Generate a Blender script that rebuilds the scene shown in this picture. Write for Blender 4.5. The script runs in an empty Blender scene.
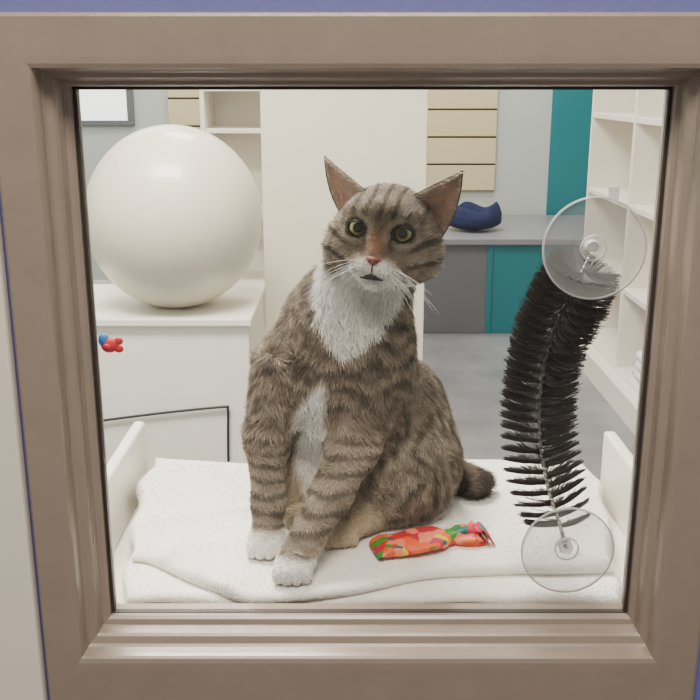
import bpy, bmesh, math, random
import numpy as np
from mathutils import Vector, Matrix

EYE = 1.3   # camera height above floor; heights below are often written as EYE + h
rng = np.random.default_rng(7)
random.seed(3)
scene = bpy.context.scene

# ------------------------------------------------------------------ helpers
def lin(r, g, b):
    f = lambda c: (c/255/12.92) if c/255 <= .04045 else ((c/255+.055)/1.055)**2.4
    return (f(r), f(g), f(b))

def link(o, parent=None):
    scene.collection.objects.link(o)
    if parent: o.parent = parent
    return o

def empty(name):
    e = bpy.data.objects.new(name, None); e.empty_display_size = .05
    return link(e)

def mat(name, col, rough=.5, metal=0, var=0.0, vscale=8, bump=0.0, bscale=60, coat=0, emis=None, estr=0, spec=.5):
    m = bpy.data.materials.new(name); m.use_nodes = True
    nt = m.node_tree; b = nt.nodes['Principled BSDF']
    b.inputs['Base Color'].default_value = (*col, 1)
    b.inputs['Roughness'].default_value = rough
    b.inputs['Metallic'].default_value = metal
    b.inputs['Specular IOR Level'].default_value = spec
    b.inputs['Coat Weight'].default_value = coat
    if emis:
        b.inputs['Emission Color'].default_value = (*emis, 1); b.inputs['Emission Strength'].default_value = estr
    tc = nt.nodes.new('ShaderNodeTexCoord')
    if var > 0:
        n = nt.nodes.new('ShaderNodeTexNoise'); n.inputs['Scale'].default_value = vscale; n.inputs['Detail'].default_value = 6
        nt.links.new(tc.outputs['Object'], n.inputs['Vector'])
        r = nt.nodes.new('ShaderNodeValToRGB')
        r.color_ramp.elements[0].position = .3; r.color_ramp.elements[1].position = .7
        r.color_ramp.elements[0].color = (*[c*(1-var) for c in col], 1)
        r.color_ramp.elements[1].color = (*[min(1, c*(1+var)) for c in col], 1)
        nt.links.new(n.outputs['Fac'], r.inputs['Fac']); nt.links.new(r.outputs['Color'], b.inputs['Base Color'])
    if bump > 0:
        n = nt.nodes.new('ShaderNodeTexNoise'); n.inputs['Scale'].default_value = bscale; n.inputs['Detail'].default_value = 4
        nt.links.new(tc.outputs['Object'], n.inputs['Vector'])
        bp = nt.nodes.new('ShaderNodeBump'); bp.inputs['Strength'].default_value = bump; bp.inputs['Distance'].default_value = .01
        nt.links.new(n.outputs['Fac'], bp.inputs['Height']); nt.links.new(bp.outputs['Normal'], b.inputs['Normal'])
    return m

def attr_mat(name, attr, rough=.8, spec=.2):
    m = bpy.data.materials.new(name); m.use_nodes = True
    nt = m.node_tree; b = nt.nodes['Principled BSDF']
    a = nt.nodes.new('ShaderNodeAttribute'); a.attribute_name = attr
    nt.links.new(a.outputs['Color'], b.inputs['Base Color'])
    b.inputs['Roughness'].default_value = rough; b.inputs['Specular IOR Level'].default_value = spec
    return m

def clear_mat(name, tint, opac, rough=.05, diff=(.9, .9, .9)):
    """thin clear plastic/glass: straight-through transparency with fresnel-like gloss and slight haze"""
    m = bpy.data.materials.new(name); m.use_nodes = True
    nt = m.node_tree; nt.nodes.clear()
    out = nt.nodes.new('ShaderNodeOutputMaterial')
    tr = nt.nodes.new('ShaderNodeBsdfTransparent'); tr.inputs[0].default_value = (*tint, 1)
    pr = nt.nodes.new('ShaderNodeBsdfPrincipled'); pr.inputs['Base Color'].default_value = (*diff, 1); pr.inputs['Roughness'].default_value = rough
    lw = nt.nodes.new('ShaderNodeLayerWeight'); lw.inputs['Blend'].default_value = .25
    ma = nt.nodes.new('ShaderNodeMath'); ma.operation = 'MULTIPLY_ADD'; ma.use_clamp = True
    ma.inputs[1].default_value = .55; ma.inputs[2].default_value = opac
    nt.links.new(lw.outputs['Facing'], ma.inputs[0])
    mx = nt.nodes.new('ShaderNodeMixShader')
    nt.links.new(ma.outputs[0], mx.inputs[0]); nt.links.new(tr.outputs[0], mx.inputs[1]); nt.links.new(pr.outputs[0], mx.inputs[2])
    nt.links.new(mx.outputs[0], out.inputs[0])
    return m

def mesh_obj(name, verts, faces, mats, parent=None, smooth=False, midx=None):
    me = bpy.data.meshes.new(name); me.from_pydata([tuple(v) for v in verts], [], [tuple(f) for f in faces])
    for m in (mats if isinstance(mats, (list, tuple)) else [mats]): me.materials.append(m)
    if smooth: me.polygons.foreach_set('use_smooth', [True]*len(me.polygons))
    if midx is not None: me.polygons.foreach_set('material_index', midx)
    bm = bmesh.new(); bm.from_mesh(me); bmesh.ops.recalc_face_normals(bm, faces=bm.faces); bm.to_mesh(me); bm.free()
    me.update()
    return link(bpy.data.objects.new(name, me), parent)

def boxes(name, lst, mats, bevel=.003, parent=None):
    v = []; f = []; mi = []
    for b in lst:
        x0, x1, y0, y1, z0, z1 = b[:6]; k = b[6] if len(b) > 6 else 0
        n = len(v)
        v += [(x0,y0,z0),(x1,y0,z0),(x1,y1,z0),(x0,y1,z0),(x0,y0,z1),(x1,y0,z1),(x1,y1,z1),(x0,y1,z1)]
        f += [(n,n+3,n+2,n+1),(n+4,n+5,n+6,n+7),(n,n+1,n+5,n+4),(n+1,n+2,n+6,n+5),(n+2,n+3,n+7,n+6),(n+3,n,n+4,n+7)]
        mi += [k]*6
    o = mesh_obj(name, v, f, mats, parent, midx=mi)
    if bevel > 0:
        md = o.modifiers.new('bevel', 'BEVEL'); md.width = bevel; md.segments = 2; md.limit_method = 'ANGLE'
    return o

def tube(name, pts, radii, m, parent=None, seg=10):
    """swept tube mesh through points"""
    P = [Vector(p) for p in pts]; n = len(P)
    if not hasattr(radii, '__len__'): radii = [radii]*n
    V = []; F = []
    ref = Vector((0, 0, 1))
    for i, p in enumerate(P):
        t = (P[min(i+1, n-1)]-P[max(i-1, 0)]).normalized()
        r = ref if abs(t.dot(ref)) < .95 else Vector((0, 1, 0))
        a = t.cross(r).normalized(); b = t.cross(a).normalized()
        for k in range(seg):
            th = 2*math.pi*k/seg
            V.append(p+radii[i]*(math.cos(th)*a+math.sin(th)*b))
    for i in range(n-1):
        for k in range(seg):
            F.append((i*seg+k, i*seg+(k+1) % seg, (i+1)*seg+(k+1) % seg, (i+1)*seg+k))
    F.append(tuple(range(seg))); F.append(tuple(range((n-1)*seg, n*seg)))
    return mesh_obj(name, V, F, m, parent, smooth=True)

def catmull(pts, n):
    P = np.array(pts, float); P = np.vstack([2*P[0]-P[1], P, 2*P[-1]-P[-2]]); out = []
    m = len(P)-3
    for i in range(n):
        u = i/(n-1)*m; k = min(int(u), m-1); t = u-k
        a, b, c, d = P[k:k+4]
        out.append(.5*((2*b)+(c-a)*t+(2*a-5*b+4*c-d)*t*t+(3*b-a-3*c+d)*t**3))
    return np.array(out)

def lathe(name, prof, centre, axis, m, parent=None, seg=64):
    """revolve (r, d) profile about axis direction"""
    ax = Vector(axis).normalized(); q = ax.to_track_quat('Z', 'Y'); V = []; F = []
    c = Vector(centre); n = len(prof)
    for r, d in prof:
        for k in range(seg):
            th = 2*math.pi*k/seg
            V.append(c+q @ Vector((r*math.cos(th), r*math.sin(th), d)))
    for i in range(n-1):
        for k in range(seg):
            F.append((i*seg+k, i*seg+(k+1) % seg, (i+1)*seg+(k+1) % seg, (i+1)*seg+k))
    return mesh_obj(name, V, F, m, parent, smooth=True)

def hair(name, pts, rad, col, m, parent=None):
    N, K, _ = pts.shape
    c = bpy.data.hair_curves.new(name); c.add_curves([K]*N)
    c.attributes['position'].data.foreach_set('vector', pts.astype(np.float32).ravel())
    a = c.attributes.get('radius') or c.attributes.new('radius', 'FLOAT', 'POINT')
    a.data.foreach_set('value', rad.astype(np.float32).ravel())
    if col is not None:
        a = c.attributes.new('fur_col', 'FLOAT_COLOR', 'POINT')
        c4 = np.concatenate([col, np.ones((N, K, 1))], 2)
        a.data.foreach_set('color', c4.astype(np.float32).ravel())
    c.materials.append(m)
    return link(bpy.data.objects.new(name, c), parent)

TAB = rng.random((32, 32, 32))
def vnoise(p, scale, off=0.0):
    q = p*scale+off+200.0
    i = np.floor(q).astype(int); f = q-i; f = f*f*(3-2*f)
    r = 0
    for dx in (0, 1):
        for dy in (0, 1):
            for dz in (0, 1):
                w = (f[..., 0] if dx else 1-f[..., 0])*(f[..., 1] if dy else 1-f[..., 1])*(f[..., 2] if dz else 1-f[..., 2])
                r = r+w*TAB[(i[..., 0]+dx) % 32, (i[..., 1]+dy) % 32, (i[..., 2]+dz) % 32]
    return r
def sstep(a, b, x):
    t = np.clip((x-a)/(b-a), 0, 1); return t*t*(3-2*t)

# ------------------------------------------------------------------ materials
M_frame = mat('taupe_paint', lin(146, 131, 118), .28, var=.04, vscale=30, bump=.03, bscale=120)
M_purple = mat('periwinkle_wall_paint', lin(106, 108, 165), .6, bump=.05, bscale=150)
M_cream = mat('cream_trim_paint', lin(234, 224, 208), .45)
M_white = mat('white_melamine', lin(234, 228, 216), .4)
M_wall = mat('pale_grey_wall_paint', lin(182, 188, 184), .7, bump=.04, bscale=120)
M_part = mat('warm_white_paint', lin(226, 216, 198), .6, bump=.03)
M_teal = mat('teal_paint', lin(18, 112, 122), .5)
M_grey = mat('slate_grey_laminate', lin(98, 100, 106), .5)
M_bench = mat('bench_top_laminate', lin(128, 130, 136), .35)
M_floor = mat('polished_concrete', lin(124, 124, 128), .22, var=.22, vscale=3, bump=.03)
M_ceil = mat('ceiling_tile', lin(235, 235, 232), .8)
M_slat = mat('slatwall_beige', lin(204, 190, 152), .5)
M_slatd = mat('slatwall_groove', lin(96, 84, 62), .7)
M_ball = mat('pearl_vinyl', lin(220, 212, 193), .38, coat=.25)
M_black = mat('black_rubber', (.012, .012, .014), .5)
M_blue = mat('navy_plush', lin(16, 30, 72), .9, var=.3, vscale=60, bump=.5, bscale=200)
M_gasket = mat('dark_glazing_gasket', lin(52, 46, 42), .5)

# ------------------------------------------------------------------ room shell
RX0, RX1, RY0, RY1, RZ = -2.1, 1.52, .80, 6.0, 2.7
boxes('floor', [(RX0-.1, RX1+.1, -2.0, RY1+.1, -.1, 0)], M_floor, 0)
boxes('ceiling', [(RX0-.1, RX1+.1, .752, RY1+.1, RZ, RZ+.1)], M_ceil, 0)
boxes('wall_left', [(RX0-.1, RX0, .752, RY1+.1, 0, RZ)], M_wall, 0)
boxes('wall_right', [(RX1, RX1+.1, .752, RY1+.1, 0, RZ)], M_wall, 0)
boxes('wall_back', [(RX0, 1.235, RY1, RY1+.1, 0, RZ, 0), (1.235, RX1, RY1, RY1+.1, 0, RZ, 1)], [M_wall, M_teal], 0)

GX0, GX1, GZ0, GZ1 = -.2207, .2566, EYE-.470, EYE+.000
hx0, hx1, hz0, hz1 = GX0-.036, GX1+.030, GZ0-.045, GZ1+.030
wf = boxes('wall_front', [(RX0, hx0, .752, .80, 0, RZ), (hx1, RX1, .752, .80, 0, RZ),
                          (hx0, hx1, .752, .80, 0, hz0), (hx0, hx1, .752, .80, hz1, RZ)], [M_wall, M_purple], 0)
for p in wf.data.polygons:
    if p.normal.y < -.5: p.material_index = 1
boxes('trim_1', [(-.62, -.2755, .739, .752, 0, 2.1)], M_cream, .003)
boxes('baseboard_back', [(RX0, .19, RY1-.015, RY1, 0, .1)], M_white, .003)

# window frame : mitred moulding swept round the opening
win = empty('window_1')
oL, oR, oT, oB = (0, .0203, .0525), (0, .0150, .056), (0, .0135, .0535), (0, .024, .075)
def off(o, t):
    return o[0]+(o[1]-o[0])*min(t, 1)+(o[2]-o[1])*max(0, t-1)
prof = [(0, .800), (0, .779), (.10, .7765), (.30, .7755), (.38, .771), (.42, .766), (.50, .7635), (.76, .7615), (.84, .759), (.90, .752), (.94, .7485), (1.0, .7462), (1.08, .7452),
        (1.2, .745), (1.92, .745), (1.98, .7465), (2.0, .749), (2.0, .7525)]
V = []; F = []
for t, y in prof:
    x0, x1, z0, z1 = GX0-off(oL, t), GX1+off(oR, t), GZ0-off(oB, t), GZ1+off(oT, t)
    V += [(x0, y, z0), (x1, y, z0), (x1, y, z1), (x0, y, z1)]
for i in range(len(prof)-1):
    for k in range(4):
        F.append((i*4+k, i*4+(k+1) % 4, (i+1)*4+(k+1) % 4, (i+1)*4+k))
fr = mesh_obj('frame_moulding', V, F, M_frame, win)
boxes('rear_stop', [(GX0-.045, GX0-.0005, .7905, .806, GZ0-.012, GZ1+.012), (GX1+.0005, GX1+.042, .7905, .806, GZ0-.012, GZ1+.012),
                    (GX0-.045, GX1+.042, .7905, .806, GZ1+.001, GZ1+.042), (GX0-.045, GX1+.042, .7905, .803, GZ0-.055, GZ0-.012)], M_frame, .0012, win)
boxes('gasket', [(GX0, GX0+.003, .783, .7895, GZ0, GZ1), (GX1-.003, GX1, .783, .7895, GZ0, GZ1),
                 (GX0, GX1, .783, .7895, GZ1-.0025, GZ1), (GX0, GX1, .783, .7895, GZ0-.001, GZ0+.0008)], M_gasket, .0006, win)
M_glass = clear_mat('window_glass', (.985, .985, .975), .012, .02, (.5, .5, .5))
M_glass.node_tree.nodes['Math'].inputs[1].default_value = .05
boxes('glass_pane', [(GX0+.001, GX1-.001, .785, .789, GZ0+.001, GZ1-.001)], M_glass, 0, win)

# ------------------------------------------------------------------ background furniture
w2 = empty('window_2')
boxes('casing', [(-1.80, -1.32, 5.97, 5.998, 1.07, 1.10), (-1.80, -1.32, 5.97, 5.998, 1.9, 1.94), (-1.36, -1.32, 5.97, 5.998, 1.1, 1.9), (-1.80, -1.76, 5.97, 5.998, 1.1, 1.9)], M_grey, .003, w2)
boxes('frosted_pane', [(-1.76, -1.36, 5.985, 5.992, 1.1, 1.9)], mat('frosted_daylight_glass', (.9, .93, .95), .3, emis=(.95, .97, 1), estr=1.6), 0, w2)

def slatwall(name, x0, x1, z0, z1, y):
    L = [(x0, x1, y-.008, y-.002, z0, z1, 1)]
    z = z0
    while z < z1-.02:
        L.append((x0, x1, y-.024, y-.008, z+.006, min(z+.165-.006, z1), 0)); z += .165
    return boxes(name, L, [M_slat, M_slatd], .002)
slatwall('slatwall_panel', .20, .90, .67, 2.32, RY1)
slatwall('slatwall_panel', -1.11, -.83, .90, 2.22, RY1)

boxes('storage_bench', [(.20, .752, 5.03, 5.96, 0.0, .49, 0), (.752, 1.50, 5.03, 5.96, 0, .49, 1), (.20, 1.50, 5.00, 5.97, .49, .523, 2),
                        (.735, .765, 5.02, 5.03, 0.0, .49, 1)], [M_grey, M_teal, M_bench], .004)

boxes('wall_partition', [(-.275, .239, 3.0, 3.14, 0, RZ)], M_part, .004)

L = [(-.66, -.64, 4.3, 4.65, 0, 2.0), (-.18, -.16, 4.3, 4.65, 0, 2.0), (-.66, -.16, 4.64, 4.66, 0, 2.0)]
for z in (.05, .4, .75, 1.1, 1.28, 1.5, 1.98): L.append((-.64, -.18, 4.31, 4.64, z, z+.02))
boxes('bookcase', L, M_white, .002)

# cube shelving along the right wall
SX = 1.15
L = [(SX+.345, SX+.36, 2.5, 4.65, .0, 2.15)]
ys = [4.63, 3.93, 3.22, 2.5]
for y in ys: L.append((SX, SX+.35, y, y+.028, .12, 2.15))
for z in (.12, .47, .82, 1.17, 1.52, 1.87, 2.13): L.append((SX+.001, SX+.35, 2.51, 4.65, z-.012, z+.012))
L.append((SX-.05, SX+.35, 2.5, 4.66, .0, .108))
boxes('cube_shelving_unit', L, M_white, .002)
def slab(name, x0, x1, y0, y1, z0, z1, m, n=18, amp=.004, r=.02, parent=None, seed=0.):
    P = []; F = []
    for s in (1, -1):
        for i in range(n+1):
            for j in range(n+1):
                x = x0+(x1-x0)*i/n; y = y0+(y1-y0)*j/n
                d = min(x-x0, x1-x, y-y0, y1-y); e = math.sqrt(max(0, 1-(1-min(1, d/r))**2))
                zc = (z0+z1)/2; w = amp*math.sin(x*60+seed)*math.cos(y*45+seed) if s > 0 else 0
                P.append((x, y, zc+s*(z1-z0)/2*e+w*e))
    N = (n+1)**2
    for s in range(2):
        for i in range(n):
            for j in range(n):
                a = s*N+i*(n+1)+j; F.append((a, a+n+1, a+n+2, a+1))
    o = mesh_obj(name, P, F, m, parent, smooth=True)
    bm = bmesh.new(); bm.from_mesh(o.data); bmesh.ops.remove_doubles(bm, verts=bm.verts, dist=1e-5); bmesh.ops.recalc_face_normals(bm, faces=bm.faces); bm.to_mesh(o.data); bm.free()
    return o
ft = empty('folded_towel_stack')
M_cloth = mat('white_cloth', lin(232, 230, 228), .9, bump=.4, bscale=150)
for i in range(3):
    slab('layer_%d' % (i+1), SX+.02, SX+.28, 3.4, 3.78, .136+i*.04, .176+i*.04, M_cloth, parent=ft, seed=i)

# cabinet + exercise ball
CR = -.262
boxes('white_cabinet', [(-.86, CR-.008, 2.46, 2.90, .06, .685), (-.87, CR, 2.445, 2.91, .685, .707), (-.84, CR-.025, 2.50, 2.88, 0, .06)], M_white, .004)
tube('black_cable', catmull([(-.70, 2.452, EYE-.885), (-.66, 2.452, EYE-.878), (-.50, 2.452, EYE-.857), (-.345, 2.452, EYE-.841), (-.333, 2.452, EYE-.846), (-.334, 2.452, EYE-.90), (-.337, 2.452, EYE-1.02), (-.337, 2.452, .05), (-.337, 2.43, .005)], 60), .0035, M_black)
pr = []
rz, rx = .250, .241
for i in range(97):
    th = math.pi*i/96; z = -math.cos(th)*rz; r = math.sin(th)*rx
    z = max(z, -rz+.0055)
    g = 0
    for zz in (-.06, .06): g = max(g, math.exp(-((z-zz)/.003)**2))
    pr.append((r-.0008*g, z))
ball = empty('exercise_ball')
BX, BZ = -.484, .7075+rz-.0055
lathe('ball_skin', pr, (BX, 2.62, BZ), (0, 0, 1), M_ball, ball, 96)
lathe('valve_plug', [(0, .006), (.009, .005), (.012, 0), (.012, -.004)], (BX+.2375, 2.62, BZ), (1, 0, 0), M_white, ball, 24)

# navy plush bed on bench
P = []; F = []; n = 28
for i in range(n+1):
    th = math.pi*i/n
    for k in range(40):
        ph = 2*math.pi*k/40
        r = math.sin(th); z = math.cos(th)
        zz = .050*z
        x = .15*r*math.cos(ph)*(1+.06*math.cos(4*ph)); y = .13*r*math.sin(ph)*(1+.06*math.cos(4*ph))
        if z > 0:
            zz = .050*z*.5+.06*math.exp(-((r-.8)/.22)**2)*(1+.35*math.cos(3*ph+.6)+.25*math.cos(ph-.3))
        P.append((.690+x, 5.32+y, .523+.053+zz))
for i in range(n):
    for k in range(40): F.append((i*40+k, i*40+(k+1) % 40, (i+1)*40+(k+1) % 40, (i+1)*40+k))
mesh_obj('plush_pet_bed', P, F, M_blue, smooth=True)

# ------------------------------------------------------------------ cat shelf (tray on legs behind the glass)
PZ = EYE-.4995
boxes('cat_shelf', [(-.277, .33, .824, 1.17, PZ-.02, PZ), (-.277, -.262, .824, 1.148, PZ, EYE-.412), (.315, .33, .824, 1.112, PZ, EYE-.412),
                    (-.27, -.24, .827, .85, 0, PZ-.02), (.295, .325, .827, .85, 0, PZ-.02), (-.27, -.24, 1.13, 1.16, 0, PZ-.02), (.295, .325, 1.13, 1.16, 0, PZ-.02)], M_white, .004)

# ------------------------------------------------------------------ towel (folded, three visible layers)
M_towel = mat('white_terry', lin(246, 242, 235), .95, bump=.35, bscale=900, spec=.1)
towel = empty('bath_towel')
def layer(name, zb, th, front_fn, back, insl, insr, seed, mound, nx=190, ny=130, r=.0085, amp=.0035, wr=1.0, hang=0.0, fmound=0.0):
    us = np.linspace(0, 1, nx+1); vs = np.linspace(0, 1, ny+1)
    us = .5-.5*np.cos(us*np.pi); vs = .5-.5*np.cos(vs*np.pi)
    U, Vv = np.meshgrid(us, vs, indexing='ij')
    fy = front_fn(U)+.0012*np.sin(U*31+seed*2)
    Y = fy+(back-fy)*Vv
    xl = np.interp(Y, [.82, 1.05], [-.222, -.256])+insl+.004*np.sin(Y*60+seed); xr = np.interp(Y, [.82, 1.05], [.264, .308])-insr+.003*np.sin(Y*50+seed)
    X = xl+(xr-xl)*U
    d = np.minimum(np.minimum(X-xl, xr-X), np.minimum(Y-fy, back-Y)); d = np.maximum(d, 0)
    e = np.sqrt(np.maximum(0, 1-(1-np.minimum(1, d/r))**2))
    p = np.stack([X, Y, 0*X], -1)
    cat_area = np.clip(np.exp(-(((X-.02)/.13)**2+((Y-.95)/.13)**2)*1.1)*1.3, 0, 1)
    w = (vnoise(p, 9, seed)-.5)*2.2*amp+(vnoise(p*np.array([.45, 1.6, 1]), 20, seed+5)-.5)*amp*1.0
    # sharp-crested soft creases
    cr1 = 1-np.abs(np.sin((Y*.9-X*.45)*38+2.2*vnoise(p, 8, seed+2)))
    cr2 = 1-np.abs(np.sin((Y+X*.35)*34+2.2*vnoise(p, 8, seed+9)))
    w = w+amp*1.5*(cr1**2-.3)*sstep(.0, -.12, X)+amp*1.1*(cr2**2-.3)*sstep(.12, .2, X)
    w = w*(1-.97*cat_area)*wr
    m = mound*(np.exp(-(((X+.19)/.07)**2+((Y-1.03)/.08)**2))+.7*np.exp(-(((X-.25)/.06)**2+((Y-1.02)/.09)**2)))
    m = m+fmound*(np.exp(-((Y-fy-.020)/.014)**2)*(sstep(-.10, -.16, X)+.8*sstep(.13, .19, X)))
    top = zb+th/2+(th/2)*e+(w+m)*e
    bot = zb+th/2-(th/2)*e
    sag = -hang*sstep(.826, .808, Y)*(.75+.25*np.sin(U*17+seed))-.002*sstep(.845, .82, Y)*(.5+.5*np.sin(U*17+seed))
    A = np.stack([X, Y, top+sag], -1).reshape(-1, 3); B = np.stack([X, Y, bot+sag*(Y < .823)], -1).reshape(-1, 3)
    N = len(A); F = []
    for i in range(nx):
        for j in range(ny):
            a = i*(ny+1)+j; q = (a, a+ny+1, a+ny+2, a+1)
            F.append(q); F.append((q[3]+N, q[2]+N, q[1]+N, q[0]+N))
    o = mesh_obj(name, np.vstack([A, B]), F, M_towel, towel, smooth=True)
    bm = bmesh.new(); bm.from_mesh(o.data); bmesh.ops.remove_doubles(bm, verts=bm.verts, dist=2e-5); bmesh.ops.recalc_face_normals(bm, faces=bm.faces); bm.to_mesh(o.data); bm.free()
    return o
f1 = lambda U: .8095+.002*np.sin(U*8+.5)
f2 = lambda U: .8115+.012*sstep(.30, .0, U)+.010*sstep(.30, .6, U)+.003*np.sin(U*12)
f3 = lambda U: .808+.075*sstep(.26, .0, U)+.050*sstep(.36, .72, U)+.002*np.sin(U*14+1)
t1 = layer('lower_fold', PZ+.0003, .0135, f1, 1.145, .000, .000, 1.3, .0, amp=.0004, r=.0080, hang=.005)
t2 = layer('middle_fold', PZ+.0130, .0125, f2, 1.142, .002, .003, 2.6, .0, amp=.0009, r=.0078, hang=.001)
t3 = layer('upper_fold', PZ+.0245, .0120, f3, 1.138, .004, .006, 4.1, .018, r=.0075, amp=.0036, fmound=.004)
M_loop = mat('terry_loops', lin(248, 244, 238), .95, spec=.05)
def sample_mesh(o, N):
    me = o.data
    vs = np.zeros(len(me.vertices)*3); me.vertices.foreach_get('co', vs); vs = vs.reshape(-1, 3)
    me.calc_loop_triangles(); T = np.zeros(len(me.loop_triangles)*3, int); me.loop_triangles.foreach_get('vertices', T); T = T.reshape(-1, 3)
    a, b, c = vs[T[:, 0]], vs[T[:, 1]], vs[T[:, 2]]
    nr = np.cross(b-a, c-a); ar = np.linalg.norm(nr, axis=1)+1e-12
    idx = rng.choice(len(T), N, p=ar/ar.sum())
    r1 = np.sqrt(rng.random(N))[:, None]; r2 = rng.random(N)[:, None]
    P = a[idx]*(1-r1)+b[idx]*r1*(1-r2)+c[idx]*r1*r2
    return P, nr[idx]/ar[idx][:, None]
for o, N in ((t3, 110000), (t2, 80000), (t1, 60000)):
    P, Nn = sample_mesh(o, N)
    k = (Nn[:, 2] > -.3)
    if o is not t3: k &= (P[:, 1] < .90) | (P[:, 0] < -.2) | (P[:, 0] > .23)
    P = P[k]; Nn = Nn[k]
    d = Nn+rng.normal(0, .5, P.shape); d /= np.linalg.norm(d, axis=1)[:, None]
    ln = .0007*(.5+rng.random(len(P)))[:, None]
    e = rng.normal(0, 1, P.shape)*.0002
    pts = np.stack([P, P+d*ln*.6+e, P+d*ln+e*2], 1)
    hair(o.name+'_loops', pts, np.full((len(P), 3), .00030), None, M_loop, towel)

# ------------------------------------------------------------------ fabric toy on towel
def toy():
    m = bpy.data.materials.new('rainbow_fabric'); m.use_nodes = True
    nt = m.node_tree; b = nt.nodes['Principled BSDF']; b.inputs['Roughness'].default_value = .5
    tc = nt.nodes.new('ShaderNodeTexCoord'); no = nt.nodes.new('ShaderNodeTexNoise'); no.inputs['Scale'].default_value = 30
    mp = nt.nodes.new('ShaderNodeMixRGB'); mp.blend_type = 'ADD'; mp.inputs[0].default_value = .03
    vo = nt.nodes.new('ShaderNodeTexVoronoi'); vo.inputs['Scale'].default_value = 80
    sp = nt.nodes.new('ShaderNodeSeparateColor'); rp = nt.nodes.new('ShaderNodeValToRGB'); rp.color_ramp.interpolation = 'CONSTANT'
    cols = [(205, 35, 25), (235, 100, 20), (50, 140, 40), (235, 90, 30), (240, 130, 100), (190, 30, 70), (10, 100, 90), (230, 190, 30), (200, 35, 30)]
    cr = rp.color_ramp
    for i, c in enumerate(cols):
        e = cr.elements[i] if i < 2 else cr.elements.new(i/len(cols))
        e.position = i/len(cols); e.color = (*lin(*c), 1)
    nt.links.new(tc.outputs['Object'], mp.inputs[1]); nt.links.new(tc.outputs['Object'], no.inputs['Vector']); nt.links.new(no.outputs['Color'], mp.inputs[2])
    nt.links.new(mp.outputs[0], vo.inputs['Vector']); nt.links.new(vo.outputs['Color'], sp.inputs[0]); nt.links.new(sp.outputs[0], rp.inputs['Fac']); nt.links.new(rp.outputs['Color'], b.inputs['Base Color'])
    root = empty('fabric_kicker_toy')
    c = np.array([.080, .898]); ax = np.array([.970, .26]); ax /= np.linalg.norm(ax); sd = np.array([-ax[1], ax[0]])
    z0 = EYE-.4615
    P = []; F = []; n = 70; K = 28
    for i in range(n+1):
        u = i/n; L = -.058+.118*u
        W = np.interp(u, [0, .03, .1, .5, .60, .67, .72, .80, .92, 1], [.017, .020, .0210, .0215, .020, .012, .0095, .014, .017, .013])
        Hh = np.interp(u, [0, .03, .1, .4, .60, .67, .72, .80, .92, 1], [.002, .004, .0065, .008, .008, .0075, .0075, .008, .007, .002])
        for k in range(K):
            ph = 2*math.pi*k/K
            ruff = (1+.28*math.sin(5*ph+u*14)*sstep(.66, .85, np.array(u))+.07*math.sin(3*ph+u*11))
            a = W*math.copysign(abs(math.cos(ph))**.75, math.cos(ph))*ruff; h = Hh*math.sin(ph)*ruff
            xy = c+ax*(L+.003*math.sin(ph*4)*(u > .9))+sd*a
            P.append((xy[0], xy[1], max(z0+.0004, z0+Hh*.95+h+.001)))
    for i in range(n):
        for k in range(K): F.append((i*K+k, i*K+(k+1) % K, (i+1)*K+(k+1) % K, (i+1)*K+k))
    F.append(tuple(range(K))); F.append(tuple(range(n*K, (n+1)*K)))
    mesh_obj('pouch', P, F, m, root, smooth=True)
    for j in range(7):
        a0 = rng.uniform(-.9, .9); L0 = .040+rng.uniform(0, .012)
        p0 = c+ax*L0; p1 = c+ax*(L0+.018+rng.uniform(0, .006))+sd*a0*.022
        ps = catmull([(p0[0], p0[1], z0+.010), ((p0[0]+p1[0])/2, (p0[1]+p1[1])/2, z0+.014+rng.uniform(0, .006)), (p1[0], p1[1], z0+.004)], 8)
        V = []; Fq = []
        for i, q in enumerate(ps):
            w = .006*(1-.3*abs(i/7-.5))
            V += [q+np.array([sd[0], sd[1], .3])*w, q-np.array([sd[0], sd[1], .3])*w]
        for i in range(7): Fq.append((2*i, 2*i+1, 2*i+3, 2*i+2))
        o = mesh_obj('strip_%d' % (j+1), V, Fq, m, root, smooth=True)
        s = o.modifiers.new('s', 'SOLIDIFY'); s.thickness = .0012
toy()

# ------------------------------------------------------------------ small fish toy stuck on glass
ff = empty('toy_fish')
def ell(name, c, r, m, parent, seg=20):
    P = []; F = []; n = seg
    for i in range(n+1):
        th = math.pi*i/n
        for k in range(n):
            ph = 2*math.pi*k/n; P.append((c[0]+r[0]*math.sin(th)*math.cos(ph), c[1]+r[1]*math.sin(th)*math.sin(ph), c[2]+r[2]*math.cos(th)))
    for i in range(n):
        for k in range(n): F.append((i*n+k, i*n+(k+1) % n, (i+1)*n+(k+1) % n, (i+1)*n+k))
    return mesh_obj(name, P, F, m, parent, smooth=True)
Mr = mat('red_felt', lin(205, 40, 55), .7); Mb = mat('blue_felt', lin(40, 120, 200), .7)
fz = EYE-.217
ell('body', (-.2095, .7985, fz), (.0075, .0050, .0068), Mr, ff)
ell('head', (-.2140, .7985, fz+.0045), (.0048, .0045, .0060), Mb, ff)
ell('fin_upper', (-.2015, .7985, fz+.0035), (.0042, .0018, .0034), Mr, ff)
ell('fin_lower', (-.2015, .7985, fz-.0035), (.0042, .0018, .0034), Mr, ff)
lathe('sucker', [(0, .0), (.0025, .0), (.003, .001), (.001, .005)], (-.2100, .7895, fz), (0, 1, 0), Mr, ff, 20)

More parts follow.
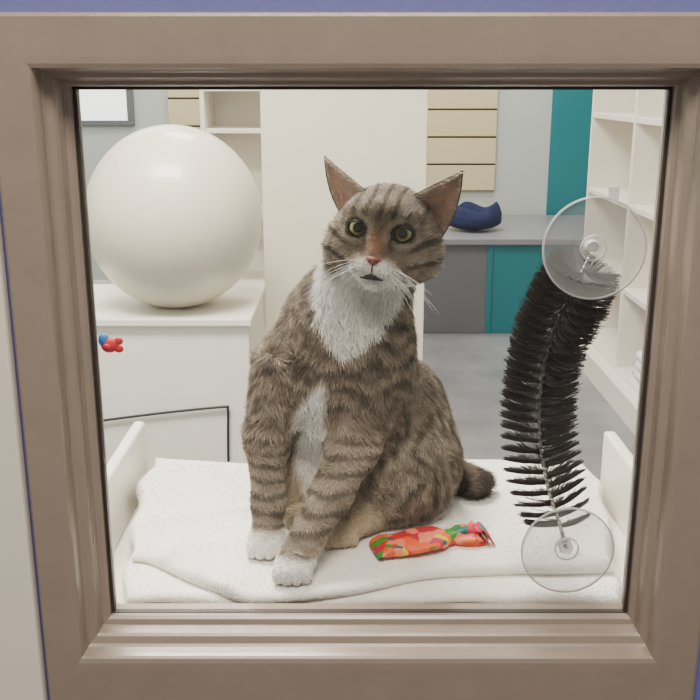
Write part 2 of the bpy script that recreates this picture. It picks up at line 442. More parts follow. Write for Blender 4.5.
# ------------------------------------------------------------------ grooming brush on suction cups
br = empty('cat_grooming_brush')
M_clear = clear_mat('clear_pvc', (.84, .83, .84), .24, .12, (.60, .59, .60))
M_rim = clear_mat('clear_pvc_rim', (.9, .9, .92), .55, .15, (.82, .80, .80))
M_bris = mat('dark_nylon_bristle', (.024, .018, .015), .38)
M_wire = mat('twisted_wire', (.62, .56, .52), .35, metal=1)
spts = [(.2065, .800, -.136), (.1965, .818, -.1716), (.1840, .838, -.219), (.1785, .848, -.270), (.1800, .848, -.320), (.1875, .834, -.365), (.1965, .816, -.394), (.2000, .800, -.412)]
spine = catmull([(a, b, EYE+c) for a, b, c in spts], 240)
tube('wire_core', spine, .0014, M_wire, br)
tw = np.linspace(0, 2*np.pi*60, 1200)
sp2 = np.stack([np.interp(np.linspace(0, 239, 1200), np.arange(240), spine[:, i]) for i in range(3)], 1)
tube('wire_strand', sp2+np.stack([np.cos(tw), np.sin(tw), 0*tw], 1)*.0014, .0009, M_wire, br, 6)
seg = np.linalg.norm(np.diff(spine, axis=0), axis=1); cum = np.r_[0, np.cumsum(seg)]; TL = cum[-1]
NB = 10500
s = rng.random(NB)
turns = 27
hel = np.floor(s*turns)
ang = rng.random(NB)*2*np.pi
a0, a1 = .020, TL-.020
pitch = (a1-a0)/turns
pos_s = a0+np.clip((hel+ang/(2*np.pi))*pitch, 0, a1-a0)+rng.normal(0, .0007, NB)
P0 = np.stack([np.interp(pos_s, cum, spine[:, i]) for i in range(3)], 1)
Pp = np.stack([np.interp(pos_s+.002, cum, spine[:, i]) for i in range(3)], 1)
Tn = Pp-P0; Tn /= np.linalg.norm(Tn, axis=1)[:, None]
A = np.cross(Tn, np.array([0, 1., 0])); A /= np.linalg.norm(A, axis=1)[:, None]; B = np.cross(Tn, A)
R = np.cos(ang)[:, None]*A+np.sin(ang)[:, None]*B
# bristles towards the pane are worn sparse so the twisted core reads between the fins
drop = (R[:, 1] < -.30) & (rng.random(NB) < np.interp(P0[:, 2]-EYE, [-.39, -.24, -.18], [.94, .88, .4]))
Ln = np.interp(pos_s/TL, [0, .1, .2, .5, .8, .93, 1], [.026, .033, .036, .034, .036, .031, .024])*(1+rng.normal(0, .04, NB))
reach = (P0[:, 1]-.7915)/np.maximum(-R[:, 1], 1e-3)
Ln = np.where(R[:, 1] < 0, np.minimum(Ln, np.maximum(reach, .004)), Ln)[:, None]
lean = Tn*(-.28)
pts = np.stack([P0, P0+R*Ln*.5+lean*Ln*.2, P0+R*Ln+lean*Ln*.8], 1)[~drop]
pts[:, :, 1] = np.maximum(pts[:, :, 1], .7912)
hair('bristles', pts, np.tile([.00036, .00034, .00028], (len(pts), 1)), None, M_bris, br)
for nm, (cx, ch), r in (('suction_cup_upper', (.2050, -.131), .0435), ('suction_cup_lower', (.1995, -.410), .0425)):
    c = (cx, .7896, EYE+ch)
    lathe(nm, [(r, 0.0), (r*.98, .0012), (r*.8, .0018), (r*.5, .0035), (r*.28, .006), (r*.2, .010), (r*.17, .0125), (0, .0135)], c, (0, 1, 0), M_clear, br)
    lathe(nm+'_rim', [(r-.0012, 0), (r+.0003, 0), (r+.0003, .0016), (r-.0012, .0018), (r-.0012, 0)], c, (0, 1, 0), M_rim, br)
    lathe(nm+'_boss', [(.0055, .004), (.0065, .006), (.0065, .013), (.0035, .0145), (0, .0148)], c, (0, 1, 0), M_rim, br, 32)
    lathe(nm+'_ring', [(.010, .003), (.0112, .003), (.0112, .005), (.010, .005), (.010, .003)], c, (0, 1, 0), M_rim, br, 40)
boxes('pull_tab', [(.2135, .2225, .790, .7925, EYE-.0905, EYE-.079)], M_rim, .001, br)

# ================================================================== CAT
cat = empty('tabby_cat')
ya, ro = math.radians(12), math.radians(6)
F0 = np.array([-math.sin(ya), -math.cos(ya), 0]); S0 = np.array([math.cos(ya), -math.sin(ya), 0]); U0 = np.array([0, 0, 1.])
HF = F0; HU = U0*math.cos(ro)+S0*math.sin(ro); HS = S0*math.cos(ro)-U0*math.sin(ro)
HC = np.array([.0345, .915, EYE-.138])
def hw(s, f, u): return HC+HS*s+HF*f+HU*u
HB = np.stack([HS, HF, HU], 1)
def W(x, y, h): return np.array([x, y, EYE+h])

def rc(p, a, b, ra, rb):
    a = np.asarray(a, float); b = np.asarray(b, float); ba = b-a
    t = np.clip((p-a)@ba/(ba@ba), 0, 1)
    return np.linalg.norm(p-a-t[..., None]*ba, axis=-1)-(ra+t*(rb-ra))
def el(p, c, r, rot=None):
    q = p-np.asarray(c, float)
    if rot is not None: q = q@rot
    r = np.asarray(r, float)
    k0 = np.linalg.norm(q/r, axis=-1); k1 = np.linalg.norm(q/r**2, axis=-1)+1e-9
    return k0*(k0-1)/k1
def smin(a, b, k):
    h = np.maximum(k-np.abs(a-b), 0)/k
    return np.minimum(a, b)-h*h*k*.25
def fold(ds, k):
    r = ds[0]
    for d in ds[1:]: r = smin(r, d, k)
    return r

EYES = [np.array([sx*.0214, .0300, .0085]) for sx in (-1, 1)]
ER = .0100
def head_sdf(p):
    q = (p-HC)@HB
    d = [el(q, (0, -.006, .006), (.046, .046, .041)),
         el(q, (0, .006, -.010), (.050, .034, .029))]
    for sx in (-1, 1):
        d.append(el(q, (sx*.029, .012, -.016), (.022, .024, .021)))
        d.append(rc(q, (sx*.009, .030, .024), (sx*.026, .024, .021), .0085, .0075))
    r = fold(d, .016)
    m = [rc(q, (0, .028, .016), (0, .050, -.011), .0115, .0078), el(q, (0, .030, -.026), (.025, .022, .016)), el(q, (0, .042, -.0375), (.0115, .0115, .0085))]
    for sx in (-1, 1): m.append(el(q, (sx*.0100, .0450, -.0240), (.0135, .0135, .0105)))
    mm = fold(m, .006)
    r = smin(r, mm, .010)
    for e in EYES:
        s = np.linalg.norm(q-e, axis=-1)-(ER+.0008)
        r = -smin(-r, s, .002)
    return r
TO = -.4620
def leg_fl(p):  # image-left front leg
    d = fold([rc(p, W(-.060, .948, -.285), W(-.086, .928, -.352), .041, .0215), rc(p, W(-.086, .928, -.352), W(-.0850, .908, -.415), .0215, .0142),
              rc(p, W(-.0850, .908, -.415), W(-.085, .898, -.447), .0142, .0148)], .012)
    pw = el(p, W(-.085, .889, TO+.0138), (.0190, .023, .0138))
    d = smin(d, pw, .008)
    for i in range(4):
        d = smin(d, el(p, W(-.086+(i-1.5)*.0090, .872+.0028*abs(i-1.5), TO+.0090), (.0054, .0085, .0085)), .0018)
    return d
def leg_fr(p):
    d = fold([rc(p, W(.006, .950, -.300), W(.004, .915, -.355), .042, .0245), rc(p, W(.004, .915, -.355), W(-.020, .878, -.395), .0245, .0180),
              rc(p, W(-.020, .878, -.395), W(-.0440, .850, -.431), .0180, .0140), rc(p, W(-.0440, .850, -.431), W(-.0505, .844, -.447), .0140, .0145)], .012)
    pw = el(p, W(-.0545, .836, TO+.0135), (.0185, .022, .0135))
    d = smin(d, pw, .008)
    for i in range(4):
        d = smin(d, el(p, W(-.0560+(i-1.5)*.0090, .820+.0028*abs(i-1.5), TO+.0090), (.0054, .0085, .0085)), .0018)
    return d
def hind(p):
    a = fold([el(p, W(.066, .995, -.402), (.056, .070, .060)), el(p, W(.050, 1.02, -.36), (.058, .065, .066)),
              rc(p, W(.045, .955, -.425), W(.070, .975, -.430), .03, .03)], .02)
    f = rc(p, W(-.004, .916, TO+.0150), W(.062, .965, TO+.017), .0150, .0155)
    f = smin(f, el(p, W(-.010, .909, TO+.013), (.019, .018, .0125)), .008)
    for i in range(4): f = smin(f, el(p, W(-.023+i*.0085, .895+.002*i, TO+.0085), (.0055, .0075, .0080)), .002)
    a = smin(a, f, .006)
    b = fold([el(p, W(-.048, 1.0, -.405), (.048, .065, .055)), rc(p, W(-.048, .935, TO+.015), W(-.068, .98, TO+.016), .0140, .015)], .01)
    return np.minimum(a, b)
def tail(p):
    T = [W(.075, 1.075, -.440), W(.108, 1.064, -.4445), W(.130, 1.040, -.4455), W(.145, 1.026, -.4460), W(.153, 1.028, -.446)]
    R_ = [.019, .0165, .0160, .0145, .0110]
    return fold([rc(p, T[i], T[i+1], R_[i], R_[i+1]) for i in range(4)], .006)
def torso(p):
    return fold([rc(p, W(.026, .935, -.165), W(.002, .955, -.225), .041, .055),
                 el(p, W(-.009, .957, -.278), (.074, .060, .080)),
                 el(p, W(-.003, 1.0, -.345), (.090, .078, .084)),
                 el(p, W(.018, 1.045, -.385), (.092, .070, .074)),
                 el(p, W(-.012, .980, -.425), (.055, .050, .036))], .03)
def cat_sdf(p):
    d = smin(torso(p), head_sdf(p), .020)
    d = smin(d, hind(p), .010)
    d = smin(d, leg_fl(p), .009); d = smin(d, leg_fr(p), .009)
    d = smin(d, tail(p), .010)
    return np.maximum(d, -(p[..., 2]-(EYE+TO)))      # flat where it rests on the towel

def surface_nets(fn, lo, hi, h):
    nx, ny, nz = [int(math.ceil((hi[i]-lo[i])/h))+1 for i in range(3)]
    gx = lo[0]+h*np.arange(nx); gy = lo[1]+h*np.arange(ny); gz = lo[2]+h*np.arange(nz)
    Vv = np.empty((nx, ny, nz))
    for i in range(nx):
        g = np.stack(np.meshgrid([gx[i]], gy, gz, indexing='ij'), -1)[0]
        Vv[i] = fn(g)
    ins = Vv < 0
    c = (slice(0, -1), slice(1, None))
    corner = {}
    for a in (0, 1):
        for b in (0, 1):
            for d in (0, 1): corner[(a, b, d)] = Vv[c[a], c[b], c[d]]
    sh = (nx-1, ny-1, nz-1); S = np.zeros(sh+(3,)); C = np.zeros(sh)
    for ax in range(3):
        o = [i for i in range(3) if i != ax]
        for a in (0, 1):
            for b in (0, 1):
                k0 = [0, 0, 0]; k0[o[0]] = a; k0[o[1]] = b; k1 = list(k0); k1[ax] = 1
                v0 = corner[tuple(k0)]; v1 = corner[tuple(k1)]
                m = (v0 < 0) != (v1 < 0)
                t = np.where(m, v0/np.where(m, v0-v1, 1), 0)
                S[..., ax] += np.where(m, t, 0); S[..., o[0]] += np.where(m, a, 0); S[..., o[1]] += np.where(m, b, 0); C += m
    act = C > 0
    idx = -np.ones(sh, int); idx[act] = np.arange(act.sum())
    I = np.argwhere(act)
    P = (I+S[act]/C[act][:, None])*h+np.array(lo)
    Q = []
    for ax in range(3):
        o = [i for i in range(3) if i != ax]
        s0 = [slice(None)]*3; s1 = [slice(None)]*3; s0[ax] = slice(0, -1); s1[ax] = slice(1, None)
        E = ins[tuple(s0)] != ins[tuple(s1)]
        J = np.argwhere(E); J = J[(J[:, o[0]] > 0) & (J[:, o[1]] > 0) & (J[:, o[0]] < sh[o[0]]) & (J[:, o[1]] < sh[o[1]])]
        def at(da, db):
            K = J.copy(); K[:, o[0]] -= da; K[:, o[1]] -= db; return idx[K[:, 0], K[:, 1], K[:, 2]]
        Q.append(np.stack([at(1, 1), at(0, 1), at(0, 0), at(1, 0)], 1))
    return P, np.vstack(Q)
Pm, Qm = surface_nets(cat_sdf, (-.13, .79, EYE-.475), (.19, 1.15, EYE-.08), .0031)

def grad(p, fn=cat_sdf, e=.0015):
    g = np.stack([fn(p+np.eye(3)[i]*e)-fn(p-np.eye(3)[i]*e) for i in range(3)], -1)
    return g/(np.linalg.norm(g, axis=-1)[:, None]+1e-9)

# ---- coat pattern
BR = np.array(lin(146, 132, 117)); DK = np.array(lin(60, 53, 48)); LT = np.array(lin(196, 182, 163)); WH = np.array(lin(252, 248, 241)); OR = np.array(lin(165, 120, 92)); CRM = np.array(lin(218, 200, 174))
def mixc(a, b, t): return a*(1-t[:, None])+b*t[:, None]
def coat(p):
    x = p[:, 0]; y = p[:, 1]; h = p[:, 2]-EYE
    L = (p-HC)@HB; s, f, u = L[:, 0], L[:, 1], L[:, 2]
    n1 = vnoise(p, 22); n2 = vnoise(p, 60, 3.3); n3 = vnoise(p, 170, 7.7); n4 = vnoise(p, 95, 9.1); n5 = vnoise(p, 34, 14.2)
    as_ = np.abs(s)
    dh = head_sdf(p); dl = np.minimum(leg_fl(p), leg_fr(p)); dt = tail(p)
    hm = 1-sstep(.0, .012, dh-.002)
    hm = hm*sstep(-.066, -.05, u)
    col = np.tile(BR, (len(p), 1))
    # mottled, broken mackerel stripes on the body
    wob = (n5-.5)*9+(n2-.5)*4
    ph = (x*1.0+.35*(y-.95))*2*np.pi/.024+(n1-.5)*13+h*30+wob
    brk = sstep(.30, .62, vnoise(p, 42, 23.0))
    st = sstep(-.1, .9, np.sin(ph))*brk
    chest = sstep(-.34, -.29, h)*(1-sstep(-.2, -.17, h))
    ph2 = h*2*np.pi/.021+(n1-.5)*13+x*30+wob
    st2 = sstep(-.1, .9, np.sin(ph2))*brk
    stb = st*(1-chest)+st2*chest
    lit = sstep(.0, .9, -np.sin(ph)*(1-chest)-np.sin(ph2)*chest)
    body = mixc(mixc(col, LT, lit*.42), DK, stb*.62)
    body = mixc(body, DK, sstep(.50, .75, n3)*.40)
    body = mixc(body, LT, sstep(.55, .8, vnoise(p, 130, 1.1))*.38)
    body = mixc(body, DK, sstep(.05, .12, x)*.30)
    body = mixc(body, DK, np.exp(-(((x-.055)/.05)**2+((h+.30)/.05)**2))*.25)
    bel = np.exp(-(((x+.020)/.040)**2+((h+.432)/.036)**2))*sstep(1.0, .93, y)
    body = mixc(body, CRM, np.clip(bel*1.4, 0, 1)*.85)
    inn = np.exp(-(((x+.045)/.022)**2+((h+.40)/.045)**2)); body = mixc(body, CRM, np.clip(inn, 0, 1)*.7)
    # legs: bands
    lm = (1-sstep(.001, .006, dl))*sstep(-.325, -.350, h)
    pl = h*2*np.pi/.0165+(n1-.5)*6+x*20+(n2-.5)*2
    leg = mixc(mixc(np.tile(LT*.9, (len(p), 1)), BR, n2*.9), DK, sstep(.0, .9, np.sin(pl)+(n4-.5)*1.3)*.60)
    body = mixc(body, leg, lm)
    pw = (1-sstep(.001, .006, dl))*sstep(-.437, -.443, h+(n2-.5)*.006)
    body = mixc(body, WH, pw)
    hfm = sstep(.935, .91, y)*sstep(-.425, -.440, h)*(x > -.04)
    body = mixc(body, CRM, hfm*.8*(1-pw))
    tm = (1-sstep(0, .004, dt))*sstep(.075, .10, x)
    tb = mixc(np.tile(BR*.8, (len(p), 1)), DK, np.clip(sstep(.0, .6, np.sin((x+.3*y)*2*np.pi/.024+1.2))+sstep(.138, .148, x), 0, 1)*.85)
    body = mixc(body, tb, tm)
    # white bib (front of chest) and lower blaze
    fr = sstep(.965, .925, y)
    jag = (n2-.5)*.012+(vnoise(p*np.array([1, 1, .3]), 160, 5)-.5)*.007
    cx = np.interp(h, [-.258, -.232, -.20, -.17, -.14], [-.010, .000, .006, .012, .020])
    hwid = np.interp(h, [-.258, -.245, -.225, -.20, -.17, -.14], [-.006, .016, .032, .041, .043, .034])
    bib = sstep(.003, -.003, np.abs(x-cx)-hwid+jag)*fr*(h < -.125)
    cx2 = np.interp(h, [-.385, -.34, -.295, -.265], [-.044, -.044, -.036, -.02]); hw2 = np.interp(h, [-.400, -.375, -.34, -.30, -.285, -.270], [.008, .020, .020, .012, .005, -.003])
    bz = sstep(.004, -.004, np.abs(x-cx2)-hw2+jag*.6)*sstep(.96, .925, y)*(h > -.415)*(1-lm)
    body = mixc(body, WH, np.clip(bib+bz, 0, 1))
    # ---- head
    hd = mixc(np.tile(BR*.95, (len(p), 1)), LT, n2*.45)
    hd = mixc(hd, OR, np.clip(np.exp(-((s/.010)**2+((u+.002)/.014)**2))*sstep(.02, .035, f), 0, 1)*.85)
    fore = sstep(.014, .024, u)
    ms = sstep(.1, .75, np.cos(s*2*np.pi/.0125+1.0*np.sin(u*90)+(n2-.5)*1.8))
    hd = mixc(hd, DK, fore*ms*.66)
    ck = sstep(.024, .034, as_)*sstep(.012, .004, u)*(u > -.045)
    cs = sstep(.2, .8, np.sin((u-.35*as_)*2*np.pi/.0165+1.2+(n2-.5)*1.5))
    hd = mixc(hd, DK, ck*cs*.62)
    hd = mixc(hd, LT, ck*(1-cs)*.45)
    for e in EYES:
        de = np.sqrt((s-e[0])**2+((u-e[2])*1.25)**2)
        ring = sstep(.0200, .0150, de)*(f > .01)
        hd = mixc(hd, LT*1.15, ring*.6)
        hd = mixc(hd, DK*.6, sstep(.0122, .0106, de)*(f > .01)*.9)
        tear = np.exp(-(((s-np.sign(e[0])*.0115)/.0025)**2+((u-.000)/.008)**2))*(f > .02)
        hd = mixc(hd, DK, tear*.75)
    mz = sstep(.004, -.003, np.sqrt((s/1.25)**2+((u+.032)/.95)**2)-.0185+(n2-.5)*.004)*(f > .022)
    mz = np.maximum(mz, sstep(-.033, -.040, u+(n2-.5)*.006)*sstep(.040, .030, as_)*sstep(-.01, .01, f))
    hd = mixc(hd, WH, mz)
    fk = (np.sin(as_*2*np.pi/.0034) > .4)*(np.sin(u*2*np.pi/.0034) > .2)*(as_ > .007)*(as_ < .020)*(np.abs(u+.0225) < .0055)*(f > .04)
    hd = mixc(hd, BR, fk*.6)
    hd = mixc(hd, DK, sstep(.58, .8, n3)*.2*(1-mz))
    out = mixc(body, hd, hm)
    return np.clip(out, 0, 1)

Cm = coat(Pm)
M_fur = attr_mat('tabby_fur', 'fur_col', .75, .25)
M_skin = attr_mat('tabby_undercoat', 'fur_col', .95, .05)
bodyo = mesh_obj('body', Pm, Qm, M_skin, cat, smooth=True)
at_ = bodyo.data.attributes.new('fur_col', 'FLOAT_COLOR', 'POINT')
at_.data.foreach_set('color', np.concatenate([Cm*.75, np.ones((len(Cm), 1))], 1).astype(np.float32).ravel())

# ---- fur
NH = 250000
P, _n = sample_mesh(bodyo, NH)
Nn = grad(P)
L = (P-HC)@HB
headness = 1-sstep(.0, .012, head_sdf(P)-.002); headness *= sstep(-.07, -.05, L[:, 2])
keep = P[:, 2] > EYE+TO+.0015
for e in EYES: keep &= ~((np.linalg.norm(L-e, axis=1) < ER+.0022) & (L[:, 1] > .02))
keep &= ~((np.abs(L[:, 0]) < .0065) & (L[:, 1] > .047) & (L[:, 2] > -.0215) & (L[:, 2] < -.008))
P = P[keep]; Nn = Nn[keep]; L = L[keep]; headness = headness[keep]; N = len(P)
flow = np.tile([.12, .15, -1.0], (N, 1))
nose = np.array([0, .062, -.008])
fh = (L-nose); fh = fh@HB.T; fh /= np.linalg.norm(fh, axis=1)[:, None]
flow = flow*(1-headness[:, None])+fh*headness[:, None]
dt = tail(P) < .004
flow[dt & (P[:, 0] > .09)] = [.8, -.6, 0]
swirl = (np.stack([vnoise(P, 45, 1), vnoise(P, 45, 11), vnoise(P, 45, 21)], 1)-.5)*1.5
clump = (np.stack([vnoise(P, 110, 31), vnoise(P, 110, 41), vnoise(P, 110, 51)], 1)-.5)*.9
flow = flow+swirl*(1-.75*headness[:, None])+clump*(1-.8*headness[:, None])
T = flow-Nn*np.sum(flow*Nn, 1)[:, None]; T /= np.linalg.norm(T, axis=1)[:, None]+1e-6
legd = np.minimum(leg_fl(P), leg_fr(P)); hh = P[:, 2]-EYE
ln = np.full(N, .0092)
ln = np.where((legd < .004) & (hh < -.34), .0045, ln)
ln = np.where((hh < -.435) & (P[:, 1] < .93), .0026, ln)
ln = np.where(dt & (P[:, 0] > .08), .010, ln)
hl = np.interp(np.abs(L[:, 0]), [0, .025, .042, .05], [.0042, .005, .0080, .009])
hl = np.where(L[:, 2] > .015, .0040, hl)
hl = np.where((L[:, 1] > .030), .0025, hl)
ln = ln*(1-headness)+hl*headness
ln *= .65+.7*rng.random(N)
col = coat(P)
val = (.74+.5*rng.random(N))
col = col*val[:, None]
nr = .34+.25*rng.random(N)
jit = rng.normal(0, .16, (N, 3))
K = 4; pts = np.zeros((N, K, 3)); rad = np.zeros((N, K)); cc = np.zeros((N, K, 3))
for k in range(K):
    t = k/(K-1)
    pts[:, k] = P+ln[:, None]*((T+jit)*(.88*t)+Nn*((nr*t-.16*t*t)[:, None]))
    rad[:, k] = [.00026, .00024, .00018, .00007][k]
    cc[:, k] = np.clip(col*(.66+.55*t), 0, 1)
pts[:, :, 2] = np.maximum(pts[:, :, 2], EYE+TO+.0006)
pts[:, :, 1] = np.maximum(pts[:, :, 1], .795)
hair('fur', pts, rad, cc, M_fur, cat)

# ---- ears
M_earin = mat('inner_ear_skin', lin(205, 162, 142), .7, var=.12, vscale=60)
M_earbk = mat('ear_back_skin', lin(110, 95, 80), .9)
def ear(sx, base_in, base_out, tip, twist, name):
    n, m = 22, 20
    base_in = np.array(base_in); base_out = np.array(base_out); tip = np.array(tip)
    bc = (base_in+base_out)/2
    ct, stw = math.cos(twist), math.sin(twist)
    def pt(a, b, inner):
        e = (1-a)
        wv = (1-a**1.25)**.9 if a < 1 else 0
        centre = bc+(tip-bc)*a+np.array([.003, 0, 0])*math.sin(math.pi*a)
        side = (base_out-base_in)/2*wv
        d = centre+side*b
        dep = .0135*(1-b*b)*(e**.6)*(1-.25*a)
        d = d+np.array([0, -dep+(.0022 if inner else 0)*(1-abs(b)**6)*(e**.3), 0])+np.array([.0, .004, 0])
        r = d-bc; r = np.array([r[0]*ct+r[1]*stw, -r[0]*stw+r[1]*ct, r[2]]); d = bc+r
        return hw(sx*d[0], d[1], d[2])
    V = []; F = []; mi = []
    for inner in (0, 1):
        for i in range(n+1):
            for j in range(m+1): V.append(pt(i/n, -1+2*j/m, inner))
    Nn_ = (n+1)*(m+1)
    for inner in (0, 1):
        for i in range(n):
            for j in range(m):
                a = inner*Nn_+i*(m+1)+j; F.append((a, a+1, a+m+2, a+m+1)); mi.append(inner)
    mesh_obj(name, V, F, [M_earbk, M_earin], cat, smooth=True, midx=mi)
    hp = []; hc = []
    for q in range(5200):
        a = random.random()**1.15*.98; b = random.uniform(-1, 1); inner = random.random() < .30
        if inner and abs(b) < .72 and a > .12:
            if random.random() < .8: continue
        p0 = pt(a, b, inner); p1 = pt(min(1, a+.05), b, inner)
        up = p1-p0; up /= np.linalg.norm(up)+1e-9
        nrm = HF*(1 if inner else -1); l = random.uniform(.0025, .0045)
        if inner:
            inw = -np.sign(b)*sx; l = random.uniform(.005, .010)*(1-.5*a) if b < 0 or abs(b) > .8 else random.uniform(.003, .006)
            d = up*.6+nrm*.35+HS*inw*.35; c = np.array(lin(228, 214, 194))*random.uniform(.6, 1)
        else:
            d = up*.9+nrm*.3; edge = abs(b) > .85
            c = (np.array(lin(135, 118, 98)) if not edge else np.array(lin(100, 84, 68)))*random.uniform(.5, 1.1)
            if a > .8: c = c*.45
        d = d+np.random.default_rng(q).normal(0, .15, 3)
        hp.append([p0, p0+d*l*.5, p0+d*l]); hc.append([c*.8, c, c])
    for q in range(1400):
        a = random.random()*.98; b = random.choice((-1, 1)); p0 = pt(a, b, 0); up = pt(min(1, a+.05), b, 0)-p0; up /= np.linalg.norm(up)+1e-9
        d = up*.9+HS*(b*sx)*.25+HF*random.uniform(-.2, .3); l = random.uniform(.002, .004)
        c = np.array(lin(125, 106, 86))*random.uniform(.4, 1.1)*(1 if a < .8 else .45)
        hp.append([p0, p0+d*l*.5, p0+d*l]); hc.append([c, c, c])
    hp = np.array(hp); hair(name+'_fur', hp, np.tile([.0003, .00026, .0001], (len(hp), 1)), np.array(hc), M_fur, cat)
ear(-1, (.012, .002, .036), (.047, -.008, .010), (.075, -.012, .063), .30, 'ear_right')
ear(1, (.014, .002, .034), (.052, -.010, .002), (.066, -.004, .068), -.12, 'ear_left')

# ---- eyes
M_pupil = mat('pupil', (.002, .002, .002), .05, coat=1)
M_iris = mat('iris', lin(190, 172, 104), .15, var=.2, vscale=500, coat=1)
M_iris2 = mat('iris_inner', lin(150, 146, 84), .15, var=.2, vscale=500, coat=1)
M_scl = mat('eye_rim_dark', (.01, .008, .006), .15, coat=1)
M_lid = mat('eyelid_skin', lin(40, 32, 27), .5)
for e, nm in zip(EYES, ('right', 'left')):
    c = hw(*e); R_ = ER
    ax = Vector(tuple(np.array([-.06, 0, EYE])-c)).normalized()
    ax = (ax*.75+Vector(tuple(HF))*.25).normalized(); q = ax.to_track_quat('Z', 'Y')
    V = []; F = []; mi = []; n, m = 40, 40
    for i in range(n+1):
        th = math.pi*i/n
        for k in range(m):
            ph = 2*math.pi*k/m; V.append(Vector(c)+q @ Vector((R_*math.sin(th)*math.cos(ph), R_*math.sin(th)*math.sin(ph), R_*math.cos(th))))
    for i in range(n):
        a = 180*(i+.5)/n
        for k in range(m):
            F.append((i*m+k, i*m+(k+1) % m, (i+1)*m+(k+1) % m, (i+1)*m+k)); mi.append(0 if a < 25.5 else 2 if a < 34 else 1 if a < 54 else 3)
    mesh_obj('eye_'+nm, V, F, [M_pupil, M_iris, M_iris2, M_scl], cat, smooth=True, midx=mi)
    sg = 1 if nm == 'left' else -1
    V = []; F = []; n, m = 8, 48; RR = ER+.0006
    for i in range(n+1):
        for k in range(m):
            ph = 2*math.pi*k/m
            ca, sa = math.cos(ph), math.sin(ph)
            ax_ = .0088*ca; bx_ = (.0060 if sa > 0 else .0062)*math.copysign(abs(sa)**1.1, sa)+.0013*ca*sg
            ox, oy = (RR-.0001)*ca, (RR-.0001)*sa
            t = i/n; px, py = ax_*(1-t)+ox*t, bx_*(1-t)+oy*t
            rr = min(math.hypot(px, py), RR*.995); dd = math.sqrt(RR*RR-rr*rr)
            V.append(hw(e[0]+px, e[1]+dd, e[2]+py))
    for i in range(n):
        for k in range(m): F.append((i*m+k, i*m+(k+1) % m, (i+1)*m+(k+1) % m, (i+1)*m+k))
    o = mesh_obj('eyelid_'+nm, V, F, M_lid, cat, smooth=True)
    sd = o.modifiers.new('s', 'SOLIDIFY'); sd.thickness = .0008; sd.offset = 1
    hp = []; hc = []
    for qn in range(1100):
        ph = random.uniform(0, 2*math.pi); t = random.uniform(.45, 1.15)
        ca, sa = math.cos(ph), math.sin(ph); Ro = RR-.0001
        px = .0088*ca*(1-t)+Ro*ca*t; py = .0061*sa*(1-t)+Ro*sa*t+.0013*ca*sg*(1-t)
        rr = min(math.hypot(px, py), RR*.98); dd = math.sqrt(RR*RR-rr*rr)
        p0 = hw(e[0]+px, e[1]+dd+.0006, e[2]+py); d = HS*ca+HU*sa*1.0+HF*.2; l = random.uniform(.0018, .0035)
        cl = (LT*1.1 if t > .7 else BR*.7)*random.uniform(.7, 1.2)
        hp.append([p0, p0+d*l*.5, p0+d*l]); hc.append([cl, cl, cl])
    hp = np.array(hp); hair('lid_fur_'+nm, hp, np.tile([.00028, .00024, .0001], (len(hp), 1)), np.clip(np.array(hc), 0, 1), M_fur, cat)

# ---- nose, mouth, whiskers
M_nose = mat('nose_leather', lin(150, 90, 74), .45, bump=.2, bscale=900)
V = []; F = []; n, m = 12, 24
for i in range(n+1):
    th = math.pi/2*i/n
    for k in range(m):
        ph = 2*math.pi*k/m; sa, ca = math.sin(ph), math.cos(ph)
        wx = .0074*(1.0 if sa > 0 else 1-.55*abs(sa)); r = math.sin(th)
        V.append(hw(wx*ca*r, .0556+.0040*math.cos(th)-(.0015*abs(ca)*r), -.0150+(.0038 if sa > 0 else .0058)*sa*r))
for i in range(n):
    for k in range(m): F.append((i*m+k, i*m+(k+1) % m, (i+1)*m+(k+1) % m, (i+1)*m+k))
mesh_obj('nose', V, F, M_nose, cat, smooth=True)
M_mouth = mat('mouth_line', lin(38, 22, 20), .6)
for sx in (-1, 1):
    ell('nostril_%s' % ('l' if sx > 0 else 'r'), hw(sx*.0036, .0587, -.0160), (.0014, .0010, .0010), M_mouth, cat, 10)
tube('philtrum', [hw(0, .0585, -.0195), hw(0, .0580, -.0240), hw(0, .0565, -.0280)], .0006, M_mouth, cat, 6)
def surf_pt(s, u):
    f = .075
    for _ in range(60):
        d = cat_sdf(hw(s, f, u)[None])[0]
        if d < .0004: break
        f -= d*.8
    return hw(s, f, u)
mp_ = [surf_pt(s_, -.0305-.0026*math.sin(abs(s_)/.011*math.pi*.5)) for s_ in np.linspace(-.0110, .0110, 19)]
tube('mouth', [tuple(q+HF*.0012) for q in mp_], [.0006+.0022*math.sin(math.pi*i/18)**2 for i in range(19)], M_mouth, cat, 8)
hp = []
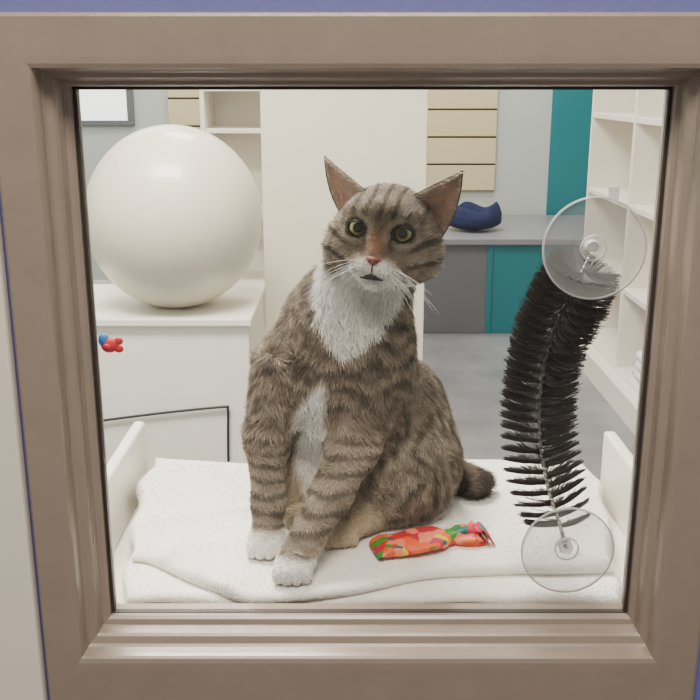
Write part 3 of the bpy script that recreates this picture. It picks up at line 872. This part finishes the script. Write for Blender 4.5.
for sx in (-1, 1):
    for i in range(11):
        r_, c_ = divmod(i, 4)
        s0 = sx*(.009+.003*c_); u0 = -.0195-.0028*r_
        p0 = hw(s0, .054-.0025*c_, u0)
        l = random.uniform(.032, .056); e_ = random.uniform(-.12, .45)-.12*r_
        d = HS*sx*.9+HF*random.uniform(.05, .45)+HU*(e_-.35); d /= np.linalg.norm(d)
        hp.append([p0+d*l*t+np.array([0, 0, -.014])*t*t for t in np.linspace(0, 1, 7)])
    for i in range(3):
        p0 = hw(sx*(.018+.002*i), .036, .024); d = HS*sx*.5+HU*.8+HF*.4; hp.append([p0+d*.028*t for t in np.linspace(0, 1, 7)])
hp = np.array(hp); hp[:, :, 1] = np.maximum(hp[:, :, 1], .795)
hair('whiskers', hp, np.tile(np.linspace(.00024, .00006, 7), (len(hp), 1)), np.full((len(hp), 7, 3), .85), M_fur, cat)

# ------------------------------------------------------------------ lights
def area(name, loc, sx, sy, e, col, parent):
    l = bpy.data.lights.new(name, 'AREA'); l.shape = 'RECTANGLE'; l.size = sx; l.size_y = sy; l.energy = e; l.color = col
    o = bpy.data.objects.new(name, l); o.location = loc; link(o, parent); return o
M_lens = mat('light_diffuser', (.9, .9, .9), .5, emis=(1, .97, .92), estr=3)
for i, (x, y, e) in enumerate([(-.50, 1.6, 125), (-.2, 3.7, 56), (.5, 5.1, 34), (-1.4, 5.1, 26)]):
    p = empty('ceiling_light'+('' if i == 0 else '.%03d' % i))
    boxes('housing', [(x-.62, x+.62, y-.32, y+.32, RZ-.03, RZ-.001, 0), (x-.58, x+.58, y-.28, y+.28, RZ-.036, RZ-.03, 1)], [M_white, M_lens], .002, p)
    area('tube_light', (x, y, RZ-.045), 1.15, .55, e, (1, .95, .885), p)
hp_ = empty('hall_light')
boxes('housing', [(-.50, .40, -.40, .20, 2.62, 2.66, 0)], [M_white], .002, hp_)
area('tube_light', (-.05, -.10, 2.61), .85, .55, 50, (1, .92, .82), hp_)

w = bpy.data.worlds.new('World'); scene.world = w; w.use_nodes = True
w.node_tree.nodes['Background'].inputs[0].default_value = (.90, .86, .82, 1); w.node_tree.nodes['Background'].inputs[1].default_value = .36

# ------------------------------------------------------------------ camera
cd = bpy.data.cameras.new('Camera'); cd.sensor_width = 36; cd.lens = 36*950/700; cd.clip_start = .01
co = bpy.data.objects.new('Camera', cd); co.location = (0, 0, EYE); co.rotation_euler = (math.radians(90-15.5), 0, 0)
link(co); scene.camera = co
